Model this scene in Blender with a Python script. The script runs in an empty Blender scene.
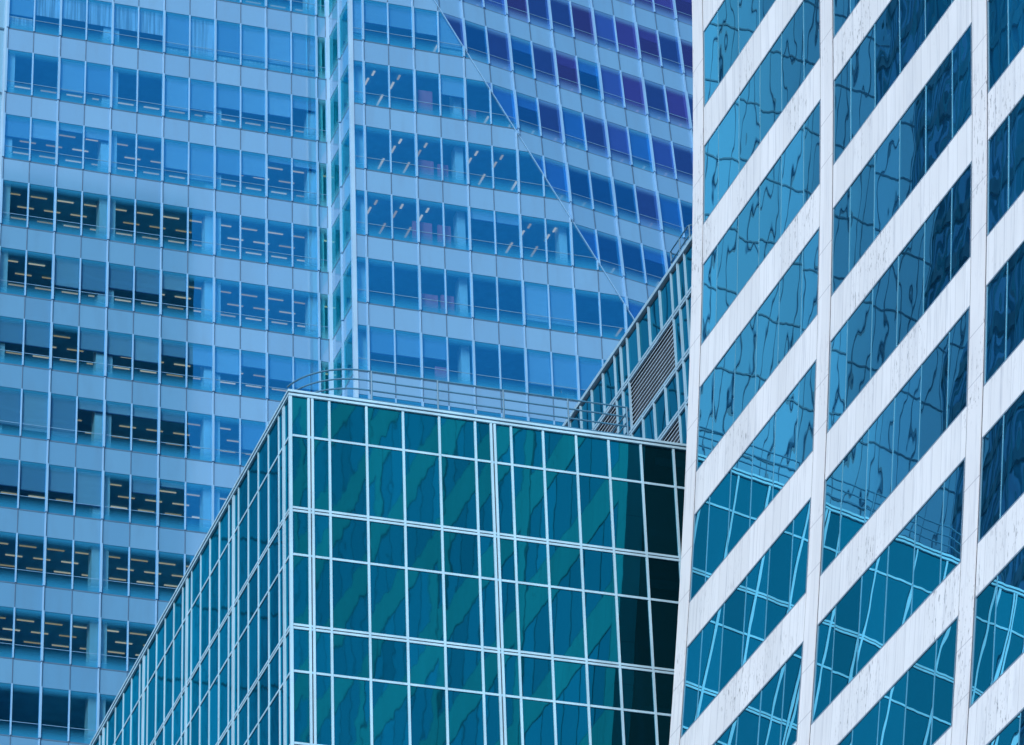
import bpy, math, random
from mathutils import Matrix, Vector

random.seed(7)
SC = bpy.context.scene
COL = SC.collection

# ------------------------------------------------------------------ camera
CAM = Vector((0.0, 0.0, 1.7))
RT = Vector((0.94764425, -0.31762843, -0.03290211))
UP = Vector((-0.13506968, -0.49206655, 0.86001552))
FW = Vector((0.2893554, 0.81054469, 0.50920601))
FPX, CX, CY = 4043.23, 512.0, 372.5
cd = bpy.data.cameras.new('camera')
cam = bpy.data.objects.new('camera', cd)
COL.objects.link(cam)
M = Matrix((RT, UP, -FW)).transposed().to_4x4()
M.translation = CAM
cam.matrix_world = M
cd.sensor_width = 36.0
cd.lens = FPX / 1024.0 * 36.0
cd.clip_start = 0.5
cd.clip_end = 6000
SC.camera = cam
SC.render.resolution_x, SC.render.resolution_y = 1024, 745

# ------------------------------------------------------------------ sky, sun, exposure
SUN = Vector((-0.52, -0.60, 0.60)).normalized()
EL = math.asin(SUN.z)
ROT = math.atan2(SUN.x, SUN.y)
w = bpy.data.worlds.new('World')
SC.world = w
w.use_nodes = True
nt = w.node_tree
sky = nt.nodes.new('ShaderNodeTexSky')
sky.sky_type = 'NISHITA'
sky.sun_disc = False
sky.sun_elevation = EL
sky.sun_rotation = ROT
sky.air_density = 1.2
sky.dust_density = 1.0
sky.ozone_density = 3.0
bg = nt.nodes['Background']
bg.inputs['Strength'].default_value = 0.15
nt.links.new(sky.outputs[0], bg.inputs['Color'])

sd = bpy.data.lights.new('sun', 'SUN')
sd.energy = 1.7
sd.angle = math.radians(12)
sd.color = (1.0, 0.97, 0.93)
so = bpy.data.objects.new('sun', sd)
COL.objects.link(so)
so.rotation_euler = (-SUN).to_track_quat('-Z', 'Y').to_euler()
so.location = SUN * 400

SC.view_settings.view_transform = 'Standard'
SC.view_settings.look = 'None'
SC.view_settings.gamma = 1.0
SC.view_settings.exposure = 0.48
SC.render.engine = 'CYCLES'
SC.cycles.max_bounces = 8
SC.cycles.transparent_max_bounces = 12
SC.cycles.use_denoising = True


def proj(p):
    q = Vector(p) - CAM
    z = q.dot(FW)
    return CX + FPX * q.dot(RT) / z, CY - FPX * q.dot(UP) / z


# ------------------------------------------------------------------ materials
class NT:
    def __init__(self, name):
        self.m = bpy.data.materials.new(name)
        self.m.use_nodes = True
        self.t = self.m.node_tree
        self.t.nodes.clear()
        self.out = self.t.nodes.new('ShaderNodeOutputMaterial')

    def n(self, typ, **kw):
        nd = self.t.nodes.new(typ)
        for k, v in kw.items():
            setattr(nd, k, v)
        return nd

    def l(self, a, b):
        self.t.links.new(a, b)

    def val(self, sock, v):
        if hasattr(v, 'is_linked') or isinstance(v, bpy.types.NodeSocket):
            self.l(v, sock)
        else:
            sock.default_value = v

    def math(self, op, a, b=0.0, clamp=False):
        nd = self.n('ShaderNodeMath', operation=op, use_clamp=clamp)
        self.val(nd.inputs[0], a)
        self.val(nd.inputs[1], b)
        return nd.outputs[0]

    def mix(self, f, a, b):
        nd = self.n('ShaderNodeMix', data_type='RGBA')
        self.val(nd.inputs[0], f)
        self.val(nd.inputs[6], a if not isinstance(a, tuple) else a + (1,))
        self.val(nd.inputs[7], b if not isinstance(b, tuple) else b + (1,))
        return nd.outputs[2]

    def ramp(self, f, lo, hi):
        nd = self.n('ShaderNodeMapRange')
        nd.interpolation_type = 'SMOOTHSTEP'
        self.val(nd.inputs[0], f)
        nd.inputs[1].default_value = lo
        nd.inputs[2].default_value = hi
        return nd.outputs[0]

    def noise(self, scale, detail=2.0, vec=None, rough=0.5):
        nd = self.n('ShaderNodeTexNoise')
        nd.inputs['Scale'].default_value = scale
        nd.inputs['Detail'].default_value = detail
        nd.inputs['Roughness'].default_value = rough
        if vec is not None:
            self.l(vec, nd.inputs['Vector'])
        return nd

    def pos(self, sx=1, sy=1, sz=1):
        g = self.n('ShaderNodeNewGeometry')
        mp = self.n('ShaderNodeMapping')
        self.l(g.outputs['Position'], mp.inputs['Vector'])
        mp.inputs['Scale'].default_value = (sx, sy, sz)
        return mp.outputs[0]

    def attr(self, name):
        return self.n('ShaderNodeAttribute', attribute_name=name).outputs['Fac']


def plain(name, col, rough=0.5, metal=0.0, var=0.08, scale=(1.5, 1.5, 0.4), spec=0.5):
    k = NT(name)
    p = k.n('ShaderNodeBsdfPrincipled')
    nz = k.noise(1.0, 4.0, k.pos(*scale))
    f = k.ramp(nz.outputs[0], 0.3, 0.7)
    a = tuple(c * (1 - var) for c in col)
    b = tuple(min(1, c * (1 + var)) for c in col)
    k.l(k.mix(f, a, b), p.inputs['Base Color'])
    p.inputs['Roughness'].default_value = rough
    p.inputs['Metallic'].default_value = metal
    p.inputs['Specular IOR Level'].default_value = spec
    k.l(p.outputs[0], k.out.inputs[0])
    return k.m


def wavy_normal(k, amp, scale, amp2=0.0, scale2=3.0, pane=0.0):
    """shading normal of not quite flat panes: slow waves, offset per pane by the 'seed' attribute"""
    g = k.n('ShaderNodeNewGeometry')
    seed = k.attr('seed')
    cv = k.n('ShaderNodeCombineXYZ')
    for i, s in enumerate((37.0, 91.0, 53.0)):
        k.l(k.math('MULTIPLY', seed, s), cv.inputs[i])
    ad = k.n('ShaderNodeVectorMath', operation='ADD')
    k.l(k.pos(1, 1, 0.45), ad.inputs[0])
    k.l(cv.outputs[0], ad.inputs[1])
    tot = g.outputs['Normal']
    for am, scl, vec in ((amp, scale, ad.outputs[0]), (amp2, scale2, ad.outputs[0]), (pane, 1.7, cv.outputs[0])):
        if not am:
            continue
        nz = k.noise(scl, 1.0, vec)
        sb = k.n('ShaderNodeVectorMath', operation='SUBTRACT')
        k.l(nz.outputs['Color'], sb.inputs[0])
        sb.inputs[1].default_value = (0.5, 0.5, 0.5)
        sc = k.n('ShaderNodeVectorMath', operation='SCALE')
        k.l(sb.outputs[0], sc.inputs[0])
        sc.inputs['Scale'].default_value = am
        a2 = k.n('ShaderNodeVectorMath', operation='ADD')
        k.l(tot, a2.inputs[0])
        k.l(sc.outputs[0], a2.inputs[1])
        tot = a2.outputs[0]
    nm = k.n('ShaderNodeVectorMath', operation='NORMALIZE')
    k.l(tot, nm.inputs[0])
    return nm.outputs[0]


def mirror_glass(name, base, tint, edge, amp, scale, amp2, scale2, pane, rough=0.0):
    """dark solar glass: deep body colour under a tinted mirror coat that gets stronger at grazing angles"""
    k = NT(name)
    n = wavy_normal(k, amp, scale, amp2, scale2, pane)
    d = k.n('ShaderNodeBsdfDiffuse')
    seed = k.attr('seed')
    v = k.math('ADD', k.math('MULTIPLY', seed, 0.5), 0.75)
    bc = k.n('ShaderNodeVectorMath', operation='SCALE')
    bc.inputs[0].default_value = base
    k.l(v, bc.inputs['Scale'])
    k.l(bc.outputs[0], d.inputs['Color'])
    gl = k.n('ShaderNodeBsdfGlossy')
    gl.inputs['Roughness'].default_value = rough
    lw = k.n('ShaderNodeLayerWeight')
    lw.inputs['Blend'].default_value = 0.35
    tc = k.mix(k.ramp(lw.outputs['Facing'], 0.2, 0.95), tint, edge)
    tv = k.n('ShaderNodeVectorMath', operation='SCALE')
    k.l(tc, tv.inputs[0])
    k.l(k.math('ADD', k.math('MULTIPLY', seed, 0.30), 0.82), tv.inputs['Scale'])
    k.l(tv.outputs[0], gl.inputs['Color'])
    k.l(n, gl.inputs['Normal'])
    a = k.n('ShaderNodeAddShader')
    k.l(d.outputs[0], a.inputs[0])
    k.l(gl.outputs[0], a.inputs[1])
    k.l(a.outputs[0], k.out.inputs[0])
    return k.m


def clear_glass(name, tint, refl, f0, frit):
    """see-through vision glass, sky reflection by Fresnel, ceramic dots fading in at head and sill ('wv' = height in the pane)"""
    k = NT(name)
    n = wavy_normal(k, 0.006, 0.5, 0.0, 1, 0.012)
    tr = k.n('ShaderNodeBsdfTransparent')
    tr.inputs['Color'].default_value = tint + (1,)
    gl = k.n('ShaderNodeBsdfGlossy')
    gl.inputs['Roughness'].default_value = 0.0
    gl.inputs['Color'].default_value = refl + (1,)
    k.l(n, gl.inputs['Normal'])
    fr = k.n('ShaderNodeFresnel')
    fr.inputs['IOR'].default_value = 1.5
    fac = k.math('ADD', k.math('MULTIPLY', fr.outputs[0], 1.6), f0, True)
    mx = k.n('ShaderNodeMixShader')
    k.l(fac, mx.inputs[0])
    k.l(tr.outputs[0], mx.inputs[1])
    k.l(gl.outputs[0], mx.inputs[2])
    d = k.n('ShaderNodeBsdfDiffuse')
    d.inputs['Color'].default_value = frit + (1,)
    wv = k.attr('wv')
    lo = k.math('SUBTRACT', 1.0, k.ramp(wv, 0.0, 0.30))
    hi = k.ramp(wv, 0.82, 1.02)
    ff = k.math('MULTIPLY', k.math('ADD', lo, hi, True), 0.62)
    m2 = k.n('ShaderNodeMixShader')
    k.l(ff, m2.inputs[0])
    k.l(mx.outputs[0], m2.inputs[1])
    k.l(d.outputs[0], m2.inputs[2])
    # the pane is a thin solid: its far side passes light on untinted, so each crossing counts once
    g = k.n('ShaderNodeNewGeometry')
    cl = k.n('ShaderNodeBsdfTransparent')
    m3 = k.n('ShaderNodeMixShader')
    k.l(g.outputs['Backfacing'], m3.inputs[0])
    k.l(m2.outputs[0], m3.inputs[1])
    k.l(cl.outputs[0], m3.inputs[2])
    k.l(m3.outputs[0], k.out.inputs[0])
    return k.m


def stone(name, col, joint_axis, period, phase, wj, joint_z=None):
    """pale stone cladding: slabs of slightly different tone, joints, rain streaks and small dark pits"""
    k = NT(name)
    p = k.n('ShaderNodeBsdfPrincipled')
    g = k.n('ShaderNodeNewGeometry')
    sx = k.n('ShaderNodeSeparateXYZ')
    k.l(g.outputs['Position'], sx.inputs[0])
    ax = sx.outputs[joint_axis]
    t = k.math('DIVIDE', k.math('ADD', ax, phase), period)
    slab = k.math('FLOOR', t)
    fr = k.math('FRACT', t)
    wn = k.n('ShaderNodeTexWhiteNoise', noise_dimensions='1D')
    k.l(slab, wn.inputs['W'])
    base = k.mix(wn.outputs[0], tuple(c * 0.93 for c in col), tuple(min(1, c * 1.04) for c in col))
    # streaks running down the slab
    st = k.noise(1.0, 5.0, k.pos(2.2, 6.5, 0.28), 0.62)
    base = k.mix(k.math('MULTIPLY', k.ramp(st.outputs[0], 0.48, 0.74), 0.62), base, tuple(c * f for c, f in zip(col, (0.66, 0.68, 0.72))))
    cl = k.noise(1.0, 3.0, k.pos(0.5, 0.5, 0.35))
    base = k.mix(k.math('MULTIPLY', k.ramp(cl.outputs[0], 0.42, 0.72), 0.30), base, tuple(c * 0.8 for c in col))
    # pits and run marks, gathered in patches
    pt = k.noise(1.0, 3.0, k.pos(9, 13, 2.6), 0.7)
    pa = k.noise(1.0, 2.0, k.pos(0.6, 0.30, 0.22))
    pit = k.math('MULTIPLY', k.ramp(pt.outputs[0], 0.58, 0.66), k.ramp(pa.outputs[0], 0.50, 0.64))
    base = k.mix(k.math('MULTIPLY', pit, 0.75), base, (0.10, 0.11, 0.14))
    jm = k.math('LESS_THAN', fr, wj / period)
    if joint_z:
        t2 = k.math('FRACT', k.math('DIVIDE', k.math('ADD', sx.outputs[2], joint_z[1]), joint_z[0]))
        j2 = k.math('LESS_THAN', t2, joint_z[2] / joint_z[0])
        t3 = k.math('FRACT', k.math('DIVIDE', k.math('ADD', sx.outputs[2], joint_z[3]), joint_z[0]))
        j3 = k.math('LESS_THAN', t3, joint_z[2] / joint_z[0])
        jm = k.math('MAXIMUM', j2, j3)
    base = k.mix(k.math('MULTIPLY', jm, 0.45), base, (0.25, 0.27, 0.33))
    k.l(base, p.inputs['Base Color'])
    p.inputs['Roughness'].default_value = 0.6
    p.inputs['Specular IOR Level'].default_value = 0.3
    k.l(p.outputs[0], k.out.inputs[0])
    return k.m


def lamp_mat(name, col, s):
    k = NT(name)
    e = k.n('ShaderNodeEmission')
    e.inputs['Color'].default_value = col + (1,)
    e.inputs['Strength'].default_value = s
    k.l(e.outputs[0], k.out.inputs[0])
    return k.m


def curtain_mat(name, col):
    k = NT(name)
    p = k.n('ShaderNodeBsdfDiffuse')
    nz = k.noise(1.0, 2.0, k.pos(9.0, 9.0, 0.25))
    k.l(k.mix(k.ramp(nz.outputs[0], 0.35, 0.65), tuple(c * 0.55 for c in col), col), p.inputs['Color'])
    k.l(p.outputs[0], k.out.inputs[0])
    return k.m


FLR = 4.46                       # storey of the white tower
MAT = {}
MAT['frame'] = plain('pale_aluminium', (0.38, 0.60, 0.75), 0.42, 0.0, 0.10)
MAT['frame_shadow'] = plain('dark_gasket', (0.05, 0.055, 0.075), 0.6)
MAT['teal_glass'] = mirror_glass('teal_solar_glass', (0.001, 0.016, 0.024), (0.002, 0.128, 0.175), (0.012, 0.40, 0.57), 0.006, 0.8, 0.007, 4.0, 0.006, 0.022)
MAT['block_glass'] = mirror_glass('petrol_solar_glass', (0.001, 0.010, 0.016), (0.01, 0.15, 0.22), (0.04, 0.34, 0.50), 0.010, 0.6, 0.0, 2.2, 0.012)
MAT['blue_glass'] = mirror_glass('blue_solar_glass', (0.002, 0.012, 0.022), (0.18, 0.57, 0.71), (0.26, 0.70, 0.84), 0.009, 0.55, 0.004, 1.6, 0.007)
MAT['side_glass'] = mirror_glass('dark_side_glass', (0.012, 0.055, 0.080), (0.01, 0.04, 0.06), (0.03, 0.10, 0.14), 0.004, 0.5, 0.0, 1, 0.006)
MAT['wing_glass'] = mirror_glass('pale_screen_glass', (0.18, 0.385, 0.54), (0.05, 0.08, 0.10), (0.2, 0.3, 0.4), 0.004, 0.5, 0.0, 1, 0.006)
MAT['far_glass'] = mirror_glass('deep_blue_glass', (0.07, 0.52, 0.70), (0.10, 0.16, 0.22), (0.2, 0.3, 0.4), 0.004, 0.5, 0.0, 1, 0.006)
MAT['stone_band'] = stone('pale_stone_band', (0.76, 0.795, 0.845), 1, 0.585, 0.10, 0.022)
MAT['stone_pier'] = stone('pale_stone_pier', (0.77, 0.80, 0.85), 1, 7.0, 3.0, 0.01, (FLR, 0.0, 0.035, 1.49))
MAT['mullion_grey'] = plain('grey_blue_mullion', (0.16, 0.38, 0.60), 0.4)
MAT['dark_recess'] = plain('dark_recess', (0.02, 0.025, 0.035), 0.7)
MAT['vision'] = clear_glass('clear_office_glass', (0.46, 0.78, 0.92), (0.04, 0.50, 1.0), 0.23, (0.03, 0.31, 0.60))
MAT['violet'] = clear_glass('violet_office_glass', (0.32, 0.32, 0.70), (0.21, 0.24, 0.64), 0.36, (0.14, 0.36, 0.70))  # purple reflected sheen of the facet, put into the glass colour
MAT['lilac'] = clear_glass('lilac_office_glass', (0.30, 0.44, 0.80), (0.13, 0.33, 0.80), 0.36, (0.12, 0.36, 0.70))  # weaker step of the same sheen, also put into the colour
MAT['strip'] = clear_glass('green_strip_glass', (0.30, 0.78, 0.84), (0.08, 0.60, 0.74), 0.12, (0.10, 0.42, 0.58))
MAT['facet'] = clear_glass('facet_office_glass', (0.26, 0.56, 0.90), (0.05, 0.42, 0.88), 0.34, (0.08, 0.38, 0.68))
k_ = NT('fritted_spandrel_glass')
p_ = k_.n('ShaderNodeBsdfPrincipled')
n_ = k_.noise(1.0, 4.0, k_.pos(1.2, 1.2, 0.25))
c_ = k_.mix(k_.attr('seed'), (0.115, 0.335, 0.590), (0.145, 0.385, 0.645))
c_ = k_.mix(k_.math('MULTIPLY', k_.ramp(n_.outputs[0], 0.45, 0.75), 0.35), c_, (0.12, 0.29, 0.48))
k_.l(c_, p_.inputs['Base Color'])
p_.inputs['Roughness'].default_value = 0.06
p_.inputs['Specular IOR Level'].default_value = 1.0
p_.inputs['IOR'].default_value = 1.75
k_.l(p_.outputs[0], k_.out.inputs[0])
MAT['spandrel'] = k_.m
MAT['fin'] = plain('pale_blue_fin', (0.22, 0.48, 0.76), 0.4, 0.0, 0.06)
MAT['joint'] = plain('blue_grey_joint', (0.06, 0.16, 0.28), 0.5)
MAT['slab'] = plain('office_ceiling', (0.24, 0.60, 0.68), 0.9)
MAT['column'] = plain('white_column', (0.66, 0.86, 0.90), 0.7)
k_ = NT('roller_blind')
d_ = k_.n('ShaderNodeBsdfDiffuse')
sd_ = k_.attr('seed')
n_ = k_.noise(1.0, 2.0, k_.pos(0.7, 0.7, 5.0))
c_ = k_.mix(sd_, (0.25, 0.44, 0.58), (0.62, 0.74, 0.80))
c_ = k_.mix(k_.math('MULTIPLY', n_.outputs[0], 0.4), c_, (0.30, 0.42, 0.52))
k_.l(c_, d_.inputs['Color'])
k_.l(d_.outputs[0], k_.out.inputs[0])
MAT['blind'] = k_.m
MAT['curtain'] = curtain_mat('pleated_curtain', (0.80, 0.84, 0.88))
MAT['red'] = plain('dusky_red_panel', (0.70, 0.20, 0.26), 0.7)
k_ = NT('office_tube_light')
e_ = k_.n('ShaderNodeEmission')
k_.l(k_.mix(k_.attr('seed'), (0.88, 0.48, 0.24), (0.86, 0.54, 0.40)), e_.inputs['Color'])
k_.l(k_.math('ADD', k_.math('MULTIPLY', k_.attr('seed'), 0.45), 0.42), e_.inputs['Strength'])
k_.l(e_.outputs[0], k_.out.inputs[0])
MAT['office_light'] = k_.m
MAT['rail'] = plain('painted_rail', (0.06, 0.19, 0.31), 0.4)
MAT['slat'] = plain('louvre_slat', (0.46, 0.60, 0.74), 0.45)
MAT['block_frame'] = plain('muted_aluminium', (0.29, 0.47, 0.61), 0.42, 0.0, 0.10)
MAT['side_band'] = plain('dark_teal_band', (0.03, 0.10, 0.13), 0.5)
MAT['roof'] = plain('roof_gravel', (0.25, 0.25, 0.25), 0.9)
MAT['window_bar'] = plain('blue_window_bar', (0.08, 0.25, 0.38), 0.4)
MAT['window_metal'] = plain('slate_window_metal', (0.17, 0.24, 0.32), 0.45)
MAT['asphalt'] = plain('asphalt', (0.05, 0.05, 0.055), 0.9)
MAT['pavement'] = plain('concrete_pavement', (0.28, 0.28, 0.27), 0.9)
MAT['unit'] = plain('dark_grey_metal', (0.08, 0.10, 0.12), 0.5)


# ------------------------------------------------------------------ mesh helpers
class MB:
    def __init__(self):
        self.v, self.f, self.mi, self.sd, self.wv = [], [], [], [], []

    def poly(self, pts, out, m=0, seed=None, wv=None):
        """extrude polygon pts (function-mapped already: list of (front, back)) into a closed solid"""
        n = len(pts)
        b = len(self.v)
        sdv = random.random() if seed is None else seed
        for i, (p, q) in enumerate(pts):
            self.v += [tuple(p), tuple(q)]
            h = wv[i] if wv else 0.5
            self.wv += [h, h]
        fs = [tuple(b + 2 * i for i in range(n)), tuple(b + 2 * i + 1 for i in reversed(range(n)))]
        for i in range(n):
            j = (i + 1) % n
            fs.append((b + 2 * i, b + 2 * i + 1, b + 2 * j + 1, b + 2 * j))
        for f in fs:
            self.f.append(f)
            self.mi.append(m)
            self.sd.append(sdv)

    def fbox(self, fr, a0, a1, z0, z1, o0, o1, m=0, seed=None):
        """box on a facade frame: fr(a, z, out); o1 is the outer face"""
        c = ((a0, z0), (a1, z0), (a1, z1), (a0, z1))
        self.poly([(fr(a, z, o1), fr(a, z, o0)) for a, z in c], None, m, seed)

    def fpoly(self, fr, poly, o0, o1, m=0, seed=None, wv=None):
        if len(poly) >= 3:
            self.poly([(fr(a, z, o1), fr(a, z, o0)) for a, z in poly], None, m, seed, wv)

    def box(self, x0, x1, y0, y1, z0, z1, m=0):
        self.fbox(lambda a, z, o: Vector((a, o, z)), x0, x1, z0, z1, y1, y0, m)

    def tube(self, pts, r, m=0, n=8):
        pts = [Vector(p) for p in pts]
        rings = []
        for i, p in enumerate(pts):
            t = (pts[min(i + 1, len(pts) - 1)] - pts[max(i - 1, 0)]).normalized()
            s = t.cross(Vector((0, 0, 1)))
            if s.length < 1e-4:
                s = Vector((1, 0, 0))
            s.normalize()
            u = s.cross(t).normalized()
            rings.append(len(self.v))
            for k in range(n):
                a = 2 * math.pi * k / n
                self.v.append(tuple(p + s * (r * math.cos(a)) + u * (r * math.sin(a))))
                self.wv.append(0.5)
        fs = []
        for i in range(len(rings) - 1):
            for k in range(n):
                j = (k + 1) % n
                fs.append((rings[i] + k, rings[i] + j, rings[i + 1] + j, rings[i + 1] + k))
        fs.append(tuple(rings[0] + k for k in reversed(range(n))))
        fs.append(tuple(rings[-1] + k for k in range(n)))
        for f in fs:
            self.f.append(f)
            self.mi.append(m)
            self.sd.append(0.5)

    def build(self, name, mats, parent=None, origin=None, kind=None):
        if not self.f:
            return None
        if not isinstance(mats, (list, tuple)):
            mats = [mats]
        root = parent
        while root is not None and root.parent is not None:
            root = root.parent
        o = origin if origin is not None else (root.location if root is not None else Vector((0, 0, 0)))
        me = bpy.data.meshes.new(name)
        me.from_pydata([(x - o[0], y - o[1], z - o[2]) for x, y, z in self.v], [], self.f)
        for m in mats:
            me.materials.append(MAT[m])
        me.polygons.foreach_set('material_index', self.mi)
        at = me.attributes.new('seed', 'FLOAT', 'FACE')
        at.data.foreach_set('value', self.sd)
        at = me.attributes.new('wv', 'FLOAT', 'POINT')
        at.data.foreach_set('value', self.wv)
        # outward normals
        import bmesh
        bm = bmesh.new()
        bm.from_mesh(me)
        bmesh.ops.recalc_face_normals(bm, faces=bm.faces)
        bm.to_mesh(me)
        bm.free()
        ob = bpy.data.objects.new(name, me)
        COL.objects.link(ob)
        if parent is not None:
            ob.parent = parent
        else:
            ob.location = o
        if kind:
            ob['kind'] = kind
        return ob


def thing(name, label, cat, loc, group=None):
    o = bpy.data.objects.new(name, None)
    o.location = loc
    o.empty_display_size = 2.0
    COL.objects.link(o)
    o['label'] = label
    o['category'] = cat
    if group:
        o['group'] = group
    return o


def clip(poly, f):
    """keep the part of polygon where f(p) >= 0"""
    out = []
    for i in range(len(poly)):
        p, q = poly[i], poly[(i + 1) % len(poly)]
        a, b = f(p), f(q)
        if a >= 0:
            out.append(p)
        if (a >= 0) != (b >= 0):
            t = a / (a - b)
            out.append((p[0] + (q[0] - p[0]) * t, p[1] + (q[1] - p[1]) * t))
    return out


def inpoly(x, y, P):
    c = False
    for i in range(len(P)):
        (x0, y0), (x1, y1) = P[i], P[i - 1]
        if (y0 > y) != (y1 > y) and x < (x1 - x0) * (y - y0) / (y1 - y0) + x0:
            c = not c
    return c


HIDE_FAR = [[(95, 745), (290, 391), (688, 449), (668, 745)], [(692, 0), (1100, 0), (1100, 745), (668, 745), (692, 250)],
            [(568, 420), (692, 238), (692, 449)]]


def shown(pts, hide):
    """rough number of picture pixels a flat outline shows (sampled), used only to decide which repeats get a mesh of their own"""
    P = [proj(p) for p in pts]
    xs, ys = [p[0] for p in P], [p[1] for p in P]
    x0, x1, y0, y1 = min(xs), max(xs), min(ys), max(ys)
    if x1 < 0 or y1 < 0 or x0 > 1024 or y0 > 745:
        return 0.0
    hit = 0
    N = 6
    for i in range(N):
        for j in range(N):
            x = x0 + (x1 - x0) * (i + 0.5) / N
            y = y0 + (y1 - y0) * (j + 0.5) / N
            if 0 <= x < 1024 and 0 <= y < 745 and inpoly(x, y, P) and not any(inpoly(x, y, h) for h in hide):
                hit += 1
    return hit / (N * N) * (x1 - x0) * (y1 - y0)


# ------------------------------------------------------------------ ground
mb = MB()
mb.box(-2500, 2500, -2500, 2500, -1.0, 0.0)
g = mb.build('ground', 'asphalt')
g['kind'] = 'structure'
for (x0, x1, y0, y1) in ((22, 120, 95.2, 142), (30, 130, 172, 260), (24, 76, 40, 95.0), (-60, 9, 165, 260)):
    mb = MB()
    mb.box(x0, x1, y0, y1, 0.004, 0.14)
    g = mb.build('pavement', 'pavement')
    g['kind'] = 'structure'

# =====================================================================================================
#  WHITE STONE TOWER (right): sweeping west front, dark glass north side
# =====================================================================================================
GV, GEND, GTOP, GBACK = 98.62, 45.87, 185.0, 69.8


def ug(z):
    zz = min(z, 92.65) - 60.0
    return 40.54 + 0.10214 * zz - 0.001564 * zz * zz


def fG(a, z, o):                     # a = distance from the north edge towards the viewer
    return Vector((ug(z) + 0.009 * a - o, GV - a, z))


wt = thing('stone_tower', 'white stone tower with slanting pale bands, blue mirrored windows and an outward sweeping front', 'tower',
           (ug(0) + 10, 72, 0))
BAY, PW = 10.35, 0.86
NB = 5
BT = 1.46
zt = [73.89 + FLR * i for i in range(-16, 25)]          # tops of the stone bands
zt = [z for z in zt if z - BT > 1.0 and z < GTOP - 1]


def zsegs(z0, z1, step=2.23):
    n = max(1, int(math.ceil((z1 - z0) / step)))
    return [(z0 + (z1 - z0) * i / n, z0 + (z1 - z0) * (i + 1) / n) for i in range(n)]


def ribbon(mb, fr, a0, a1, z0, z1, o0, o1, m=0, step=2.23):
    """one continuous curved strip"""
    n = max(1, int(math.ceil((z1 - z0) / step)))
    b = len(mb.v)
    for i in range(n + 1):
        z = z0 + (z1 - z0) * i / n
        for a, o in ((a0, o1), (a1, o1), (a1, o0), (a0, o0)):
            mb.v.append(tuple(fr(a, z, o)))
            mb.wv.append(0.5)
    fs = []
    for i in range(n):
        for k in range(4):
            j = (k + 1) % 4
            p = b + 4 * i
            fs.append((p + k, p + j, p + 4 + j, p + 4 + k))
    fs.append((b, b + 3, b + 2, b + 1))
    e = b + 4 * n
    fs.append((e, e + 1, e + 2, e + 3))
    for f in fs:
        mb.f.append(f)
        mb.mi.append(m)
        mb.sd.append(0.5)


for i in range(NB + 1):
    mb = MB()
    a = i * BAY
    ribbon(mb, fG, a, a + PW, 0.0, GTOP, -0.55, 0.012)
    mb.build('pier', 'stone_pier', wt)
    for j0, j1 in ((a - 0.058, a - 0.002), (a + PW + 0.002, a + PW + 0.058)):
        if i == 0 and j0 < 0:
            continue
        mb = MB()
        ribbon(mb, fG, j0, j1, 0.0, GTOP, -0.3, -0.004)
        mb.build('pier_joint', 'frame_shadow', wt)  # dark ribbon fills the gap beside the pier, its shade put into colour

# dark body behind the glass line, closed with the far sides
mb = MB()
prof = [(ug(z) + 0.62, z) for z in [i * 4.0 for i in range(0, 24)] + [92.65, GTOP - 0.4]]
prof += [(GBACK, GTOP - 0.4), (GBACK, 0.0)]
mb.poly([(Vector((u, GV - 0.40, z)), Vector((u, GV - NB * BAY - 0.5, z))) for u, z in prof], None)
mb.build('core', 'dark_recess', wt)
mb = MB()
prof2 = [(ug(z) + 0.60, z) for z in [i * 4.0 for i in range(0, 24)] + [92.65, GTOP]] + [(GBACK, GTOP), (GBACK, 0.0)]
mb.poly([(Vector((u, GV - 0.06, z)), Vector((u, GV - 0.36, z))) for u, z in prof2], None)
mb.build('side_wall', 'side_glass', wt)
mb = MB()
ribbon(mb, lambda a, z, o: Vector((ug(z) + 2.2 + a, GV - 0.05 + o, z)), 0.0, 0.16, 0.0, GTOP, 0.0, 0.06)
mb.build('side_fin', 'mullion_grey', wt)
for z in zt:
    mb = MB()
    mb.box(ug(z) + 0.9, GBACK, GV - 0.055, GV - 0.02, z - 0.5, z - 0.2)
    mb.build('side_band', 'side_band', wt)
mb = MB()
mb.box(ug(GTOP) - 0.1, GBACK + 0.1, GV - NB * BAY - 0.6, GV + 0.02, GTOP, GTOP + 0.5)
mb.build('coping', 'stone_pier', wt)

rest_b, rest_w, rest_m = MB(), MB(), MB()
bands, wins = [], []
for zi in range(len(zt)):
    for b in range(NB):
        a0, a1 = b * BAY + PW + 0.06, (b + 1) * BAY - 0.06
        z1 = zt[zi]
        z0 = z1 - BT
        bands.append((shown([fG(a0, z0, 0), fG(a1, z0, 0), fG(a1, z1, 0), fG(a0, z1, 0)], []), a0, a1, z0, z1))
        wz0, wz1 = z1, z1 + FLR - BT
        if wz1 < GTOP - 1:
            wins.append((shown([fG(a0, wz0, 0), fG(a1, wz0, 0), fG(a1, wz1, 0), fG(a0, wz1, 0)], []), a0, a1, wz0, wz1, b))
for i, (s, a0, a1, z0, z1) in enumerate(sorted(bands, reverse=True)):
    mb = MB() if s > 20 else rest_b
    ribbon(mb, fG, a0, a1, z0, z1, -0.5, 0.0, 0, 0.8)
    if s > 20:
        mb.build('spandrel', 'stone_band', wt)
rest_b.build('spandrel', 'stone_band', wt, kind='stuff')


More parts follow.
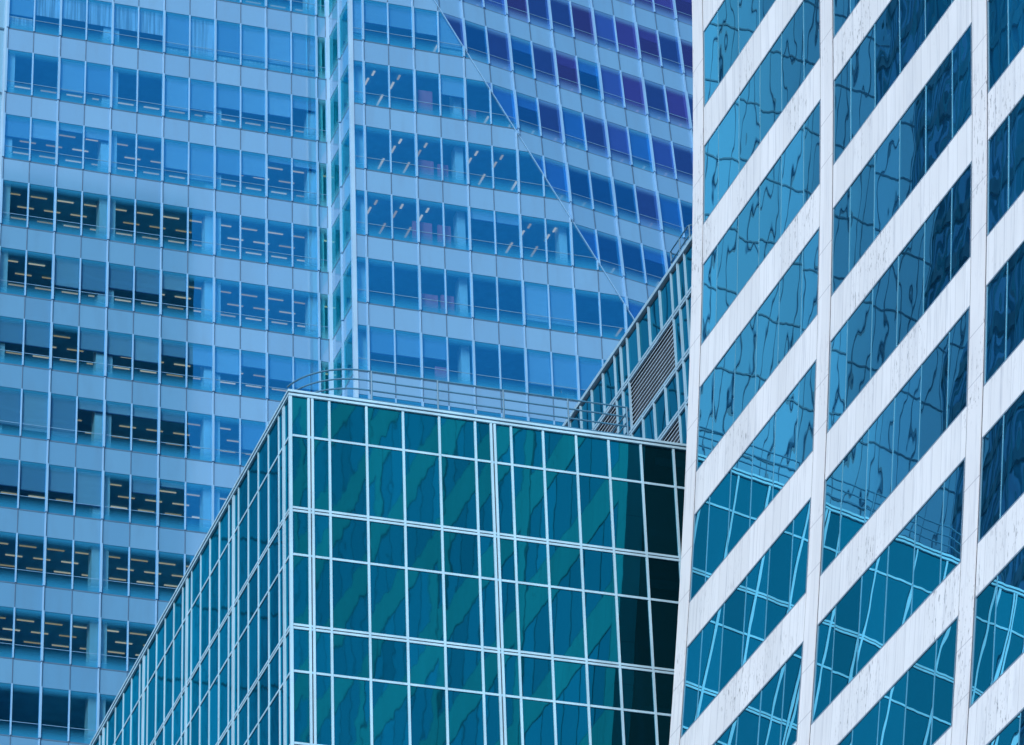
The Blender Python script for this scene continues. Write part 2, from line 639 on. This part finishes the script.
def grace_window(gl, mu, a0, a1, z0, z1):
    mul = [a0 - PW - 0.06 + 2.15 + 1.72 * k for k in range(5)]
    ed = [a0] + mul + [a1]
    for k in range(6):
        # each pane is flat and a hair out of line with its neighbour
        t = [random.uniform(-0.0025, 0.0025) for _ in range(3)]
        c = ((ed[k], z0, t[0]), (ed[k + 1], z0, t[1]), (ed[k + 1], z1, t[2]), (ed[k], z1, t[0] + t[2] - t[1]))
        gl.poly([(fG(a, z, -0.016 + o), fG(a, z, -0.07 + o)) for a, z, o in c], None)
    for a in mul:
        mu.fbox(fG, a - 0.016, a + 0.016, z0 + 0.05, z1 - 0.05, -0.06, -0.004, 0)
    mu.fbox(fG, a0, a1, z0, z0 + 0.05, -0.06, 0.0, 1)
    mu.fbox(fG, a0, a1, z1 - 0.05, z1, -0.06, 0.0, 1)
    mu.fbox(fG, a0, a0 + 0.05, z0 + 0.05, z1 - 0.05, -0.06, 0.0, 1)
    mu.fbox(fG, a1 - 0.05, a1, z0 + 0.05, z1 - 0.05, -0.06, 0.0, 1)


for s, a0, a1, z0, z1, b in sorted(wins, reverse=True):
    if s > 20:
        gl, mu = MB(), MB()
        grace_window(gl, mu, a0, a1, z0, z1)
        wo = gl.build('window', 'blue_glass', wt)
        mu.build('frame', ['window_bar', 'window_metal'], wo)
    else:
        grace_window(rest_w, rest_m, a0, a1, z0, z1)
rw = rest_w.build('window', 'blue_glass', wt, kind='stuff')
rest_m.build('frame', ['window_bar', 'window_metal'], rw)

# =====================================================================================================
#  TEAL GLASS CORNER BUILDING (middle)
# =====================================================================================================
UM, VM, ZM = 29.05, 101.365, 63.60
MOD = 1.157
FM = 3.9
cb = thing('corner_building', 'teal mirrored glass corner building with a pale aluminium grid and a railed flat roof', 'building', (UM + 15, VM + 18, 0))


def fMf(a, z, o):
    return Vector((UM + a, VM - o, z))


def fMl(a, z, o):
    return Vector((UM - o, VM + a, z))


def grid_lines(first, nbays, last_bay=5):
    """positions of single and double mullions"""
    dbl, sgl = [first], []
    x = first
    for b in range(nbays):
        for k in range(5):
            sgl.append(x + MOD * (0.5 + k))
        x += MOD * 5
        dbl.append(x)
    return sgl, dbl


sF = [1.222, 2.394, 3.554, 4.71, 5.863, 7.02, 8.06, 9.138, 10.199, 11.264, 12.345, 13.5, 14.66, 15.8, 16.96, 18.1, 19.3]
dF = [0.628, 6.43, 12.95, 18.7]
sF = [s for s in sF if all(abs(s - d) > 0.4 for d in dF)]
LF = 22.0
sL, dL = grid_lines(0.66, 8)
LL = 36.0
NFL = 16
ZF = [0.0, 4.04, 7.94, 11.76] + [11.76 + 3.86 * (i + 1) for i in range(16)]


def curtain_wall(fr, sgl, dbl, length, label, hide, first_pane=0.06):
    side = label == 'side'
    PR = 0.028 if side else 0.036
    W = 0.030 if side else 0.036                                   # half width of a single mullion
    xs = sorted([(s, W, 0) for s in sgl] + [(d, 0.085, 1) for d in dbl])
    xs = [x for x in xs if x[0] < length - 0.3]
    # vertical bars
    ztop, zbot = ZM - 0.165, 0.2
    for x, hw, d in xs:
        mb = MB()
        if d:
            mb.fbox(fr, x - 0.095, x - 0.022, zbot, ztop, -0.03, PR + 0.012, 0)
            mb.fbox(fr, x + 0.022, x + 0.095, zbot, ztop, -0.03, PR + 0.012, 0)
            mb.fbox(fr, x - 0.022, x + 0.022, zbot, ztop, -0.03, 0.01, 1)
        else:
            mb.fbox(fr, x - W, x + W, zbot, ztop, -0.03, PR, 0)
        mb.build('mullion', ['frame', 'frame_shadow'], cb)
    edges = [first_pane] + [x[0] for x in xs] + [length]
    hws = [0.0] + [0.09 if x[2] else W for x in xs] + [0.0]
    panes = []
    for k in range(NFL):
        zf = ZM - ZF[k]
        nxt = ZM - ZF[k + 1]
        if nxt < 0:
            break
        top = zf - (0.165 if k == 0 else 0.088)
        tr = zf - (1.52 if k < 2 else 1.46)
        bot = nxt + 0.088
        # floor line (double) and the single transom of this storey
        mb = MB()
        if k:
            mb.fbox(fr, first_pane - 0.05, length, zf + 0.018, zf + 0.088, -0.03, PR - 0.007, 0)
            mb.fbox(fr, first_pane - 0.05, length, zf - 0.088, zf - 0.018, -0.03, PR - 0.007, 0)
            mb.fbox(fr, first_pane - 0.05, length, zf - 0.018, zf + 0.018, -0.03, 0.012, 1)
            mb.build('floor_rail', ['frame', 'frame_shadow'], cb)
            mb = MB()
        mb.fbox(fr, first_pane - 0.05, length, tr - 0.036, tr + 0.036, -0.03, PR - 0.012, 0)
        mb.build('transom', ['frame'], cb)
        for i in range(len(edges) - 1):
            a0, a1 = edges[i] + hws[i] * 0.6, edges[i + 1] - hws[i + 1] * 0.6
            for z0, z1 in ((tr, top), (bot - 0.03, tr)):
                s = shown([fr(a0, z0, 0), fr(a1, z0, 0), fr(a1, z1, 0), fr(a0, z1, 0)], hide)
                panes.append((s, fr, a0, a1, z0, z1))
    return panes


panes = curtain_wall(fMf, sF, dF, LF, 'front', [[(692, 0), (1100, 0), (1100, 745), (668, 745), (690, 480)]])
panes += curtain_wall(fMl, sL, dL, LL, 'side', [])
panes.sort(key=lambda p: -p[0])
rest = MB()


def pane(mb, fr, a0, a1, z0, z1, d=0.004):
    t = [random.uniform(-d, d) for _ in range(3)]
    c = ((a0, z0, t[0]), (a1, z0, t[1]), (a1, z1, t[2]), (a0, z1, t[0] + t[2] - t[1]))
    mb.poly([(fr(a, z, -0.006 + o), fr(a, z, -0.05 + o)) for a, z, o in c], None)


for i, (s, fr, a0, a1, z0, z1) in enumerate(panes):
    mb = MB() if i < 100 else rest
    pane(mb, fr, a0, a1, z0, z1)
    if i < 100:
        mb.build('window', 'teal_glass', cb)
rest.build('window', 'teal_glass', cb, kind='stuff')
mb = MB()
mb.box(UM - 0.045, UM + 0.05, VM - 0.045, VM + 0.05, 0.2, ZM - 0.16)
mb.build('corner_post', 'frame', cb)
mb = MB()                                        # parapet coping, folded round the corner
for z0, z1, o, m in ((-0.16, -0.085, 0.06, 0), (-0.085, -0.045, 0.02, 1), (-0.045, 0.03, 0.085, 0)):
    mb.poly([(Vector((x, y, ZM + z0)), Vector((x, y, ZM + z1))) for x, y in ((UM - o, VM + LL), (UM - o, VM - o), (UM + LF, VM - o), (UM + LF, VM + 0.3), (UM + 0.3, VM + 0.3), (UM + 0.3, VM + LL))], None, m)
mb.build('coping', ['frame', 'frame_shadow'], cb)
mb = MB()
mb.box(UM + 0.06, UM + LF, VM + 0.06, VM + LL, 0.0, ZM - 0.30)
mb.build('core', 'dark_recess', cb)
mb = MB()
mb.box(UM + 0.33, UM + LF, VM + 0.33, VM + LL, ZM - 0.29, ZM - 0.2)
mb.build('roof', 'roof', cb)


# railing on its roof
def railing(name, label, path, heights, zbase, posts, r=0.028, group=None, loc=None):
    t = thing(name, label, 'railing', loc or (path[0][0], path[0][1], zbase))
    for h in heights:
        mb = MB()
        mb.tube([(x, y, zbase + h) for x, y in path], r)
        mb.build('rail', 'rail', t)
    for x, y in posts:
        mb = MB()
        mb.tube([(x, y, zbase), (x, y, zbase + heights[-1])], r * 1.15)
        mb.build('post', 'rail', t)
    return t


RS, RR = 0.45, 2.03
path = []
for i in range(2, 15):
    a = math.pi + math.pi / 2 * i / 14
    path.append((UM + RS + RR + RR * math.cos(a), VM + RS + RR + RR * math.sin(a)))
path += [(UM + 6, VM + RS), (UM + 11.06, VM + RS), (UM + 11.14, VM + RS + 0.06), (UM + 11.16, VM + RS + 0.2), (UM + 11.16, VM + 9.0)]
railing('roof_railing', 'four-bar metal railing curving round the flat roof of the teal corner building', path, (0.36, 0.70, 1.04, 1.38),
        ZM, [(UM + x, VM + RS) for x in (2.72, 4.85, 6.98, 9.1, 11.05)] + [(UM + 11.16, VM + y) for y in (3, 6, 9)])

# =====================================================================================================
#  STEPPED UPPER BLOCK with louvres (between)
# =====================================================================================================
UB, ZB = 42.77, 71.79
B0, B1 = 101.75, 130.0
ub = thing('louvred_block', 'narrow glass block with slatted louvre panels rising behind the railed roof beside the white tower', 'building',
           (UB + 6, 116, ZM - 0.2))


def fB(a, z, o):
    return Vector((UB - o, a, z))


BD = [103.33 - 0.0, 108.79, 114.6, 120.5, 126.4]     # double bay lines
lines = []
for d in BD:
    lines += [d - 0.62, d, d + 0.62]
sing = []
for i in range(len(BD) - 1):
    d0, d1 = BD[i] + 0.62, BD[i + 1] - 0.62
    for k in range(1, 4):
        sing.append(d0 + (d1 - d0) * k / 4)
rows = [(70.02, 71.62, 'g'), (68.03, 70.02, 'l'), (66.40, 68.03, 'g'), (64.40, 66.40, 'l')]
mb = MB()
mb.box(UB + 0.12, UB + 14, B0, B1, ZM - 0.19, ZB - 0.1)
mb.build('core', 'dark_recess', ub)
allx = sorted(lines + sing)
ed = [B0] + allx + [B1]
for z0, z1, kd in rows:
    for i in range(len(ed) - 1):
        a0, a1 = ed[i], ed[i + 1]
        mid = (a0 + a1) / 2
        inner = any(BD[j] + 0.62 - 0.01 < mid < BD[j + 1] - 0.62 + 0.01 for j in range(len(BD) - 1))
        if kd == 'l' and inner:
            continue
        if a1 - a0 < 0.05:
            continue
        mb = MB()
        pane(mb, fB, a0 + 0.02, a1 - 0.02, z0 + 0.03, z1 - 0.03)
        mb.build('window', 'block_glass', ub)
    if kd == 'l':
        for j in range(len(BD) - 1):
            mb = MB()
            c0, c1 = BD[j] + 0.66, BD[j + 1] - 0.66
            n = 11
            for k in range(n):
                z = z0 + 0.13 + (z1 - z0 - 0.2) * k / n
                mb.fbox(fB, c0, c1, z, z + 0.026, -0.01, 0.006)
            mb.build('louvre_panel', 'slat', ub)
for x in lines:
    mb = MB()
    hw = 0.06 if x in BD else 0.036
    mb.fbox(fB, x - hw, x + hw, ZM - 0.15, ZB - 0.11, -0.02, 0.05)
    mb.build('mullion', 'block_frame', ub)
for x in sing:
    for z0, z1, kd in rows:
        if kd == 'g':
            mb = MB()
            mb.fbox(fB, x - 0.036, x + 0.036, z0 + 0.09, z1, -0.02, 0.06)
            mb.build('mullion', 'block_frame', ub)
for z in (70.02, 68.03, 66.40):
    mb = MB()
    mb.fbox(fB, B0, B1, z + 0.02, z + 0.10, -0.02, 0.052, 0)
    mb.fbox(fB, B0, B1, z - 0.10, z - 0.02, -0.02, 0.052, 0)
    mb.fbox(fB, B0, B1, z - 0.02, z + 0.02, -0.02, 0.02, 1)
    mb.build('transom', ['block_frame', 'frame_shadow'], ub)
mb = MB()
mb.box(UB - 0.09, UB + 14, B0 - 0.05, B1, ZB - 0.11, ZB + 0.02, 0)
mb.box(UB - 0.05, UB + 14, B0 - 0.03, B1, ZB + 0.022, ZB + 0.07, 1)
mb.build('coping', ['block_frame', 'rail'], ub)
# rails on top of the block
yr0, yr1, ur = 104.67, 102.84, UB + 0.28
bpath = [(ur + 1.6, yr0 + 0.05), (ur + 0.1, yr0 + 0.02), (ur, yr0 - 0.08), (ur, yr1 + 0.12), (ur + 0.1, yr1), (ur + 2.2, yr1 - 0.05)]
railing('block_railing', 'short dark railing on top of the louvred block at the white tower edge', bpath, (0.70, 1.10), ZB + 0.05,
        [(ur + 0.02, yr0 - 0.06), (ur, (yr0 + yr1) / 2), (ur + 0.02, yr1 + 0.06), (ur + 1.2, yr1 - 0.02)], 0.026)

# =====================================================================================================
#  BLUE OFFICE TOWER (back): left front, recessed corner, right front with a slanted facet
# =====================================================================================================
H, Z0, MO = 4.42, 136.41, 1.521
UL0, UC, VL, VF = 36.65, 55.66, 185.615, 181.30
UE = 96.0                                   # hidden right end
N0, N1, N2 = 0.22312, 0.96643, 0.12741


def crease(z):
    return 62.902 - 0.5710 * (z - Z0)


def fL(a, z, o):
    return Vector((a, VL - o, z))


def fS(a, z, o):
    return Vector((UC - o, a, z))


def f1(a, z, o):
    return Vector((a, VF - o, z))


def f2(a, z, o):
    return Vector((a, VF + (N0 * (a - 62.902) + N2 * (z - Z0)) / N1 - o, z))


bt = thing('office_tower', 'tall pale blue office tower with ribbon windows, lit ceilings and a slanted corner facet', 'tower', (60, 200, 0))
WH = 2.97
KLO, KHI = -15, 5                           # storeys worked out in detail
vis_z0, vis_z1 = Z0 + H * KLO, Z0 + H * (KHI + 1)
ZT = Z0 + H * 14

# blinds seen in the left front: (storey, module) -> drop 0..1 ; negative = light pleated curtain from the top; 'c' adds a curtain strip below
BL = {}
CUR = set()
for j, v in enumerate((.62, -.55, -.52, -.55, -.55, -.55, .78, -.95, .78, .78, .78, .78)):
    BL[('L', 0, j)] = v
    if v > 0:
        CUR.add(('L', 0, j))
for kk, vals in {-1: (0, 0, .72, .66, 0, 0, .75, .66, .52, .55, .50, .25), -2: (.45, .40, .12, .20, 0, 0, .62, .80, .55, .50, .10, .12),
                 -4: (0, 0, .62, .62, .5, .5, .35, 0, 0, 0, 0, 0), -5: (.5, .5, 0, .42, .45, .5, .3, .42, .52, .3, .5, .62),
                 -6: (.75, .82, 1, .2, .2, .2, .2, 0, 0, .6, .5, .4), -7: (.5, .55, .5, .7, 0, .3, .1, 0, 0, 0, 0, 0)}.items():
    for j, v in enumerate(vals):
        BL[('L', kk, j)] = v
for kk, vals in {0: (.8, .5, .5, .55, .8), -1: (0, 0, 0, 0, .42, 0, 0), -2: (0,) * 9, -3: (0, 0, 0, 0, 0, .2, .2, 0, 0, 0), -4: (0, 0, 0, 0, 0, 0, 0, .82, .82, 0, 0, 0),
                 -5: (0, .52, .5, .46, 0, 0, 0, .72, .72, .7, .6)}.items():
    for j, v in enumerate(vals):
        BL[('F', kk, j)] = v
CUR.add(('F', 0, 4))
rb = random.Random(21)
for kk in range(-6, 6):
    for j in range(0, 30):
        v = rb.choice((0, 0, 0, .7, .72, .75, .78, .3))
        if kk == 0 and 4 < j < 10:
            v = (0, .8, .82, .82, .1)[j - 5]
            if v > .5:
                CUR.add(('G', kk, j))
        if kk >= 1 and j < 14:
            v = rb.choice((0, 0, 0, .1))
        BL[('G', kk, j)] = v

wins = []      # (shown, kind, frame, list of (poly, module key), z, mat)
spans = []


def in1(p):
    return crease(p[1]) - p[0]


def in2(p):
    return p[0] - crease(p[1])


def panel_poly(face, a0, a1, z0, z1):
    p = [(a0, z0), (a1, z0), (a1, z1), (a0, z1)]
    if face == 'F':
        p = clip(p, in1)
    elif face == 'G':
        p = clip(p, in2)
    return p


FACE = {'L': fL, 'S': fS, 'F': f1, 'G': f2}
LM = [UL0 + MO * i for i in range(13)] + [UC - 0.18]
FM_ = [UC + 0.18] + [UC + MO * (0.5 + i) for i in range(0, 22)]
GM = [UC + MO * (0.58 + i) for i in range(-12, 27)]
SM = [VF + 0.2, VF + 2.15, VL - 0.06]
MODS = {'L': LM, 'S': SM, 'F': FM_, 'G': GM}

for face, ms in MODS.items():
    fr = FACE[face]
    for k in range(KLO, KHI + 1):
        zb = Z0 + H * k
        # pair panes into window units between the heavy fins
        unit = []
        for j in range(len(ms) - 1):
            poly = panel_poly(face, ms[j], ms[j + 1], zb + 0.03, zb + WH)
            if len(poly) >= 3:
                unit.append((j, ms[j], ms[j + 1], poly))
            heavy = (j + 1) % 2 == 0 if face in 'LG' else (j % 2 == 0 if face == 'F' else True)
            if unit and (heavy or j == len(ms) - 2):
                s = 0
                for u_ in unit:
                    s += shown([fr(a, z, 0) for a, z in u_[3]], HIDE_FAR)
                wins.append((s, face, k, unit))
                unit = []
wins.sort(key=lambda t: -t[0])
rest_g, rest_bl = MB(), MB()


def fill(gl, bl, face, k, unit):
    fr = FACE[face]
    zb = Z0 + H * k
    for j, a0, a1, poly in unit:
        vio = 0
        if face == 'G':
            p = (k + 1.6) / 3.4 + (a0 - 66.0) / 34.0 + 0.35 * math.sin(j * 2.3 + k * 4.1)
            vio = 1 if p > 0.85 else (4 if p > 0.3 else 2)  # painted purple sheen grows upwards and to the right
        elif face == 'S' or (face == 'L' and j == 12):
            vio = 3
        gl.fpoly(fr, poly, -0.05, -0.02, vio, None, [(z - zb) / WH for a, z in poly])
        v = BL.get((face, k, j), 0)
        if face == 'S':
            continue
        if v:
            d = abs(v) * (WH - 0.12)
            pp = panel_poly(face, a0 + 0.05, a1 - 0.05, zb + WH - 0.1 - d, zb + WH - 0.1)
            bl.fpoly(fr, pp, -0.14, -0.11, 0 if v > 0 else 1)
            if v > 0:
                pp = panel_poly(face, a0 + 0.05, a1 - 0.05, zb + WH - 0.1 - d - 0.06, zb + WH - 0.1 - d)
                bl.fpoly(fr, pp, -0.15, -0.10, 2)
        if (face, k, j) in CUR:
            pp = panel_poly(face, a0 + 0.12, a1 - 0.05, zb + 0.06, zb + 1.0)
            bl.fpoly(fr, pp, -0.19, -0.16, 1)


for i, (s, face, k, unit) in enumerate(wins):
    if i < 100 and s > 0:
        gl, bl = MB(), MB()
        fill(gl, bl, face, k, unit)
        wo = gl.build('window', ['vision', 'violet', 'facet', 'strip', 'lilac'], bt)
        if wo:
            bl.build('blind', ['blind', 'curtain', 'joint'], wo)
    else:
        fill(rest_g, rest_bl, face, k, unit)
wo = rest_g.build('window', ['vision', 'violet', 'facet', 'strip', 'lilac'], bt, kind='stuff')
rest_bl.build('blind', ['blind', 'curtain', 'joint'], wo, kind='stuff')

# spandrel bands with the dark floor joint, one per storey and front
ENDS = {'L': (UL0, UC - 0.16), 'S': (VF + 0.2, VL - 0.06), 'F': (UC + 0.16, 90.0), 'G': (40.0, UE)}
kall = range(int(-Z0 / H) + 1, 14)
for k in kall:
    zb = Z0 + H * k
    for face in 'LSFG':
        fr = FACE[face]
        mb = MB()
        a0, a1 = ENDS[face]
        if KLO <= k <= KHI + 1:
            es = [a0] + [x for x in MODS[face] if a0 + 0.05 < x < a1 - 0.05] + [a1]
        else:
            es = [a0, a1]
        for e0, e1 in zip(es, es[1:]):
            mb.fpoly(fr, panel_poly(face, e0, e1, zb - H + WH, zb - 0.035), -0.14, 0.0, 0)
        mb.fpoly(fr, panel_poly(face, a0, a1, zb - 0.035, zb + 0.035), -0.14, 0.001 if face == 'G' else 0.012, 1)
        if not (KLO <= k <= KHI):
            mb.fpoly(fr, panel_poly(face, a0, a1, zb + 0.035, zb + WH), -0.14, -0.05, 2)
        mb.build('spandrel', ['spandrel', 'joint', 'far_glass'], bt)
    if KLO <= k <= KHI:
        for face in 'LFG':
            mb = MB()
            a0, a1 = ENDS[face]
            mb.fpoly(FACE[face], panel_poly(face, a0, a1, zb + 0.82, zb + 0.85), -0.018, 0.0, 0)
            mb.build('guard_rail', 'mullion_grey', bt)

# vertical fins: pale over the windows, a thin joint over the spandrels
for face, ms in MODS.items():
    fr = FACE[face]
    for j, x in enumerate(ms):
        if face == 'S' and j != 1:
            continue
        if face == 'F' and j == 0:
            continue
        heavy = (j % 2 == 0) if face in 'LG' else (j % 2 == 1)
        hw = 0.058 if heavy else 0.038
        po = 0.10 if heavy else 0.06
        if face == 'G':
            hw *= 1.1
            po *= 1.6
        mb = MB()
        for k in range(KLO, KHI + 1):
            zb = Z0 + H * k
            mb.fpoly(fr, panel_poly(face, x - hw, x + hw, zb + 0.036, zb + WH - 0.001), -0.10, po, 0)
            if heavy:
                mb.fpoly(fr, panel_poly(face, x - hw * .8, x + hw * .25, zb + WH, zb + H - 0.036), -0.10, po, 0)
                mb.fpoly(fr, panel_poly(face, x + hw * .26, x + hw * .8, zb + WH, zb + H - 0.036), -0.10, po * .6, 1)
            else:
                mb.fpoly(fr, panel_poly(face, x - hw * .6, x + hw * .6, zb + WH, zb + H - 0.036), -0.10, po * .5, 1)
        mb.build('mullion', ['fin', 'joint'], bt)

# crease bar, corner posts
mb = MB()
zs = [vis_z0, vis_z1]
pts = [(crease(z), z) for z in zs]
mb.fpoly(f1, [(pts[0][0] - 0.028, zs[0]), (pts[0][0] + 0.028, zs[0]), (pts[1][0] + 0.028, zs[1]), (pts[1][0] - 0.028, zs[1])], -0.12, 0.07)
mb.build('crease_bar', 'fin', bt)
MAT['post'] = plain('pale_post', (0.33, 0.58, 0.82), 0.4)
for (x0, x1, y0, y1) in ((UC - 0.17, UC + 0.02, VL - 0.14, VL + 0.1), (UC - 0.08, UC + 0.15, VF - 0.08, VF + 0.18), (UL0 - 0.16, UL0 - 0.06, VL - 0.10, VL + 0.16)):
    mb = MB()
    mb.box(x0, x1, y0, y1, 0.0, ZT)
    mb.build('corner_post', 'post', bt)

# storey slabs (dark ceilings behind the glass), back wall
for k in range(KLO, KHI + 1):
    zb = Z0 + H * k
    zc = zb + WH - 0.04
    c = crease(zc)
    out = [(UL0, VL + 0.16), (UC - 0.16, VL + 0.16), (UC + 0.16, VL + 0.02), (UC + 0.16, VF + 0.16)]
    if c > UC + 0.4:
        out += [(c - 0.8, VF + 0.16), (c, VF + 0.36)]
    else:
        out[-1] = (UC + 0.16, f2(UC + 0.16, zc, 0).y + 0.36)
    out += [(UE, f2(UE, zc, 0).y + 0.36), (UE, VL + 9.0), (UL0, VL + 9.0)]
    mb = MB()
    mb.poly([(Vector((x, y, zc)), Vector((x, y + (0 if i > 3 and False else 0), zc + 1.25))) for i, (x, y) in enumerate(out)], None)
    mb.build('ceiling', 'slab', bt)
mb = MB()
mb.box(UL0, UE, VL + 9.05, VL + 9.4, 0, ZT)
mb.build('back_wall', 'slab', bt)
mb = MB()
mb.box(UL0, UE, VL + 0.2, VL + 9.0, 0, vis_z0 - 0.2)
mb.box(UL0, UE, VL + 12, VL + 42, 0, ZT)
mb.build('core', 'dark_recess', bt)

# columns just behind the glass
for x in (UL0 + 0.1, UL0 + 4 * MO, UL0 + 8 * MO, UL0 + 12 * MO - 0.05):
    mb = MB()
    mb.box(x - 0.46, x + 0.46, VL + 0.24, VL + 1.0, vis_z0, vis_z1)
    mb.build('column', 'column', bt)
for x in (0.42, 4.3, 8.3):
    mb = MB()
    mb.box(UC + x * MO - 0.24, UC + x * MO + 0.24, VF + 0.5, VF + 1.2, vis_z0, min(vis_z1, Z0 + (62.902 - UC - x * MO) / 0.571 - 0.5))
    mb.build('column', 'column', bt)
mb = MB()
mb.box(UC + 0.9, UC + 1.7, VL - 1.6, VL - 0.6, vis_z0, vis_z1)
mb.build('column', 'column', bt)

# dusky red panels standing in a few offices of the right front
for (x, k, wd, hh) in ((3.0, -1, .55, 1.9), (4.75, -1, .5, 1.1), (2.95, -2, .6, 1.5), (3.62, -2, .4, 1.4), (2.75, -3, .75, 1.7), (3.6, -3, .5, 1.7), (2.95, -4, .65, 1.4),
                       (3.65, -4, .5, 1.5), (3.35, -5, .5, 1.2), (13.1, -2, .6, 1.3)):
    mb = MB()
    xx = UC + x * MO
    yy = (f2(xx, Z0 + H * k + 1, 0).y if xx > crease(Z0 + H * k + 1) else VF) + 0.35
    mb.box(xx - wd / 2 * MO, xx + wd / 2 * MO, yy, yy + 0.15, Z0 + H * k + 0.05, Z0 + H * k + hh)
    mb.build('partition', 'red', bt)

# ceiling lights
lights = []
for k in range(-9, 3):
    zc = Z0 + H * k + WH - 0.055
    if k <= -2 or k == 1:
        for j in range(0, 13):
            for r, d in enumerate((1.15, 2.35, 3.55)):
                x = UL0 + MO * (j + (0.42, 0.10, 0.02)[r]) + 0.2
                lights.append((Vector((x, VL + d, zc)), 0.46, 0.032))
    elif k == -1:
        for j in range(0, 13):
            x = UL0 + MO * (j + 0.1)
            lights.append((Vector((x, VL + 3.4, zc)), 0.46, 0.032))
    if -5 <= k <= 2:
        for j in range(0, 26):
            if j not in {-1: (0, 1), -2: (1, 2, 4, 5, 7), -3: (0, 1, 2, 6, 7), -5: (8,)}.get(k, ()) and UC + MO * (j + 1.15) < crease(zc):
                continue
            x = UC + MO * (j + 1.15)
            yb = max(VF, f2(x, zc, 0).y) if x > crease(zc) else VF
            if x > crease(zc):
                if random.random() < 0.6:
                    lights.append((Vector((x, yb + 3.4, zc)), 0.06, 0.45))
            else:
                for d, hl in ((0.85, 0.22), (1.75, 0.35), (3.35, 0.55)):
                    lights.append((Vector((x - 0.15 * d, yb + d, zc)), 0.055, hl))
sl = []
for p, hx, hy in lights:
    # where the eye meets the glass for this lamp decides whether it is in view
    x, y = proj(p)
    ok = 0 <= x < 1024 and 0 <= y < 745 and not any(inpoly(x, y, h) for h in HIDE_FAR)
    sl.append((0 if ok else 1, abs(y - 330) + abs(x - 250) * 0.5, p, hx, hy))
sl.sort(key=lambda t: (t[0], t[1]))
rest_l = MB()
for i, (ok, dd, p, hx, hy) in enumerate(sl):
    mb = MB() if i < 100 else rest_l
    mb.box(p.x - hx, p.x + hx, p.y - hy, p.y + hy, p.z - 0.05, p.z)
    if i < 100:
        mb.build('ceiling_light', 'office_light', bt)
rest_l.build('ceiling_light', 'office_light', bt, kind='stuff')

MAT['wing_line'] = plain('screen_glass_joint', (0.06, 0.17, 0.27), 0.5)
# pale screen-glass wing carrying on to the left (its mirror image fills the white tower's windows)
mb = MB()
WX0, WX1, WV = 2.2, UL0 - 0.065, VL + 0.17
mb.box(WX0, WX1, WV, WV + 10, 0, ZT)
mb.build('wing_wall', 'wing_glass', bt)
x = WX1 - 0.75
while x > WX0:
    mb = MB()
    mb.box(x - 0.02, x + 0.02, WV - 0.06, WV - 0.003, 0, ZT, 0)
    mb.build('wing_mullion', 'wing_line', bt)
    x -= MO / 2
for k in kall:
    z = Z0 + H * k
    mb = MB()
    mb.box(WX0, WX1, WV - 0.075, WV - 0.062, z - 0.045, z + 0.045, 0)
    mb.build('wing_joint', 'wing_line', bt)

MAT['far_band'] = plain('deep_blue_band', (0.07, 0.43, 0.58), 0.5)
# darker neighbour further left, only met as a reflection
nb = thing('glass_tower', 'deep blue glass tower mirrored in the right-hand windows of the white tower', 'tower', (-30, 195, 0))
mb = MB()
mb.box(-56, -1.5, 176, 215, 0, 205)
mb.build('wall', 'far_glass', nb)
for k in range(1, 46):
    z = k * 4.45
    mb = MB()
    mb.poly([(Vector((x, y, z - 0.6)), Vector((x, y, z + 0.6))) for x, y in ((-56, 175.85), (-1.38, 175.85), (-1.38, 215), (-1.498, 215), (-1.498, 175.997), (-56, 175.997))], None)
    mb.build('spandrel', 'far_band', nb)
for k in range(0, 18):
    x = -1.6 - k * 3.2
    mb = MB()
    mb.box(x - 0.12, x + 0.12, 175.7, 175.845, 0, 205, 0)
    mb.build('mullion', 'far_band', nb)
for k in range(0, 24):
    y = 177.0 + k * 1.6
    mb = MB()
    mb.box(-1.375, -1.26, y - 0.06, y + 0.06, 0, 205, 0)
    mb.build('mullion', 'far_band', nb)
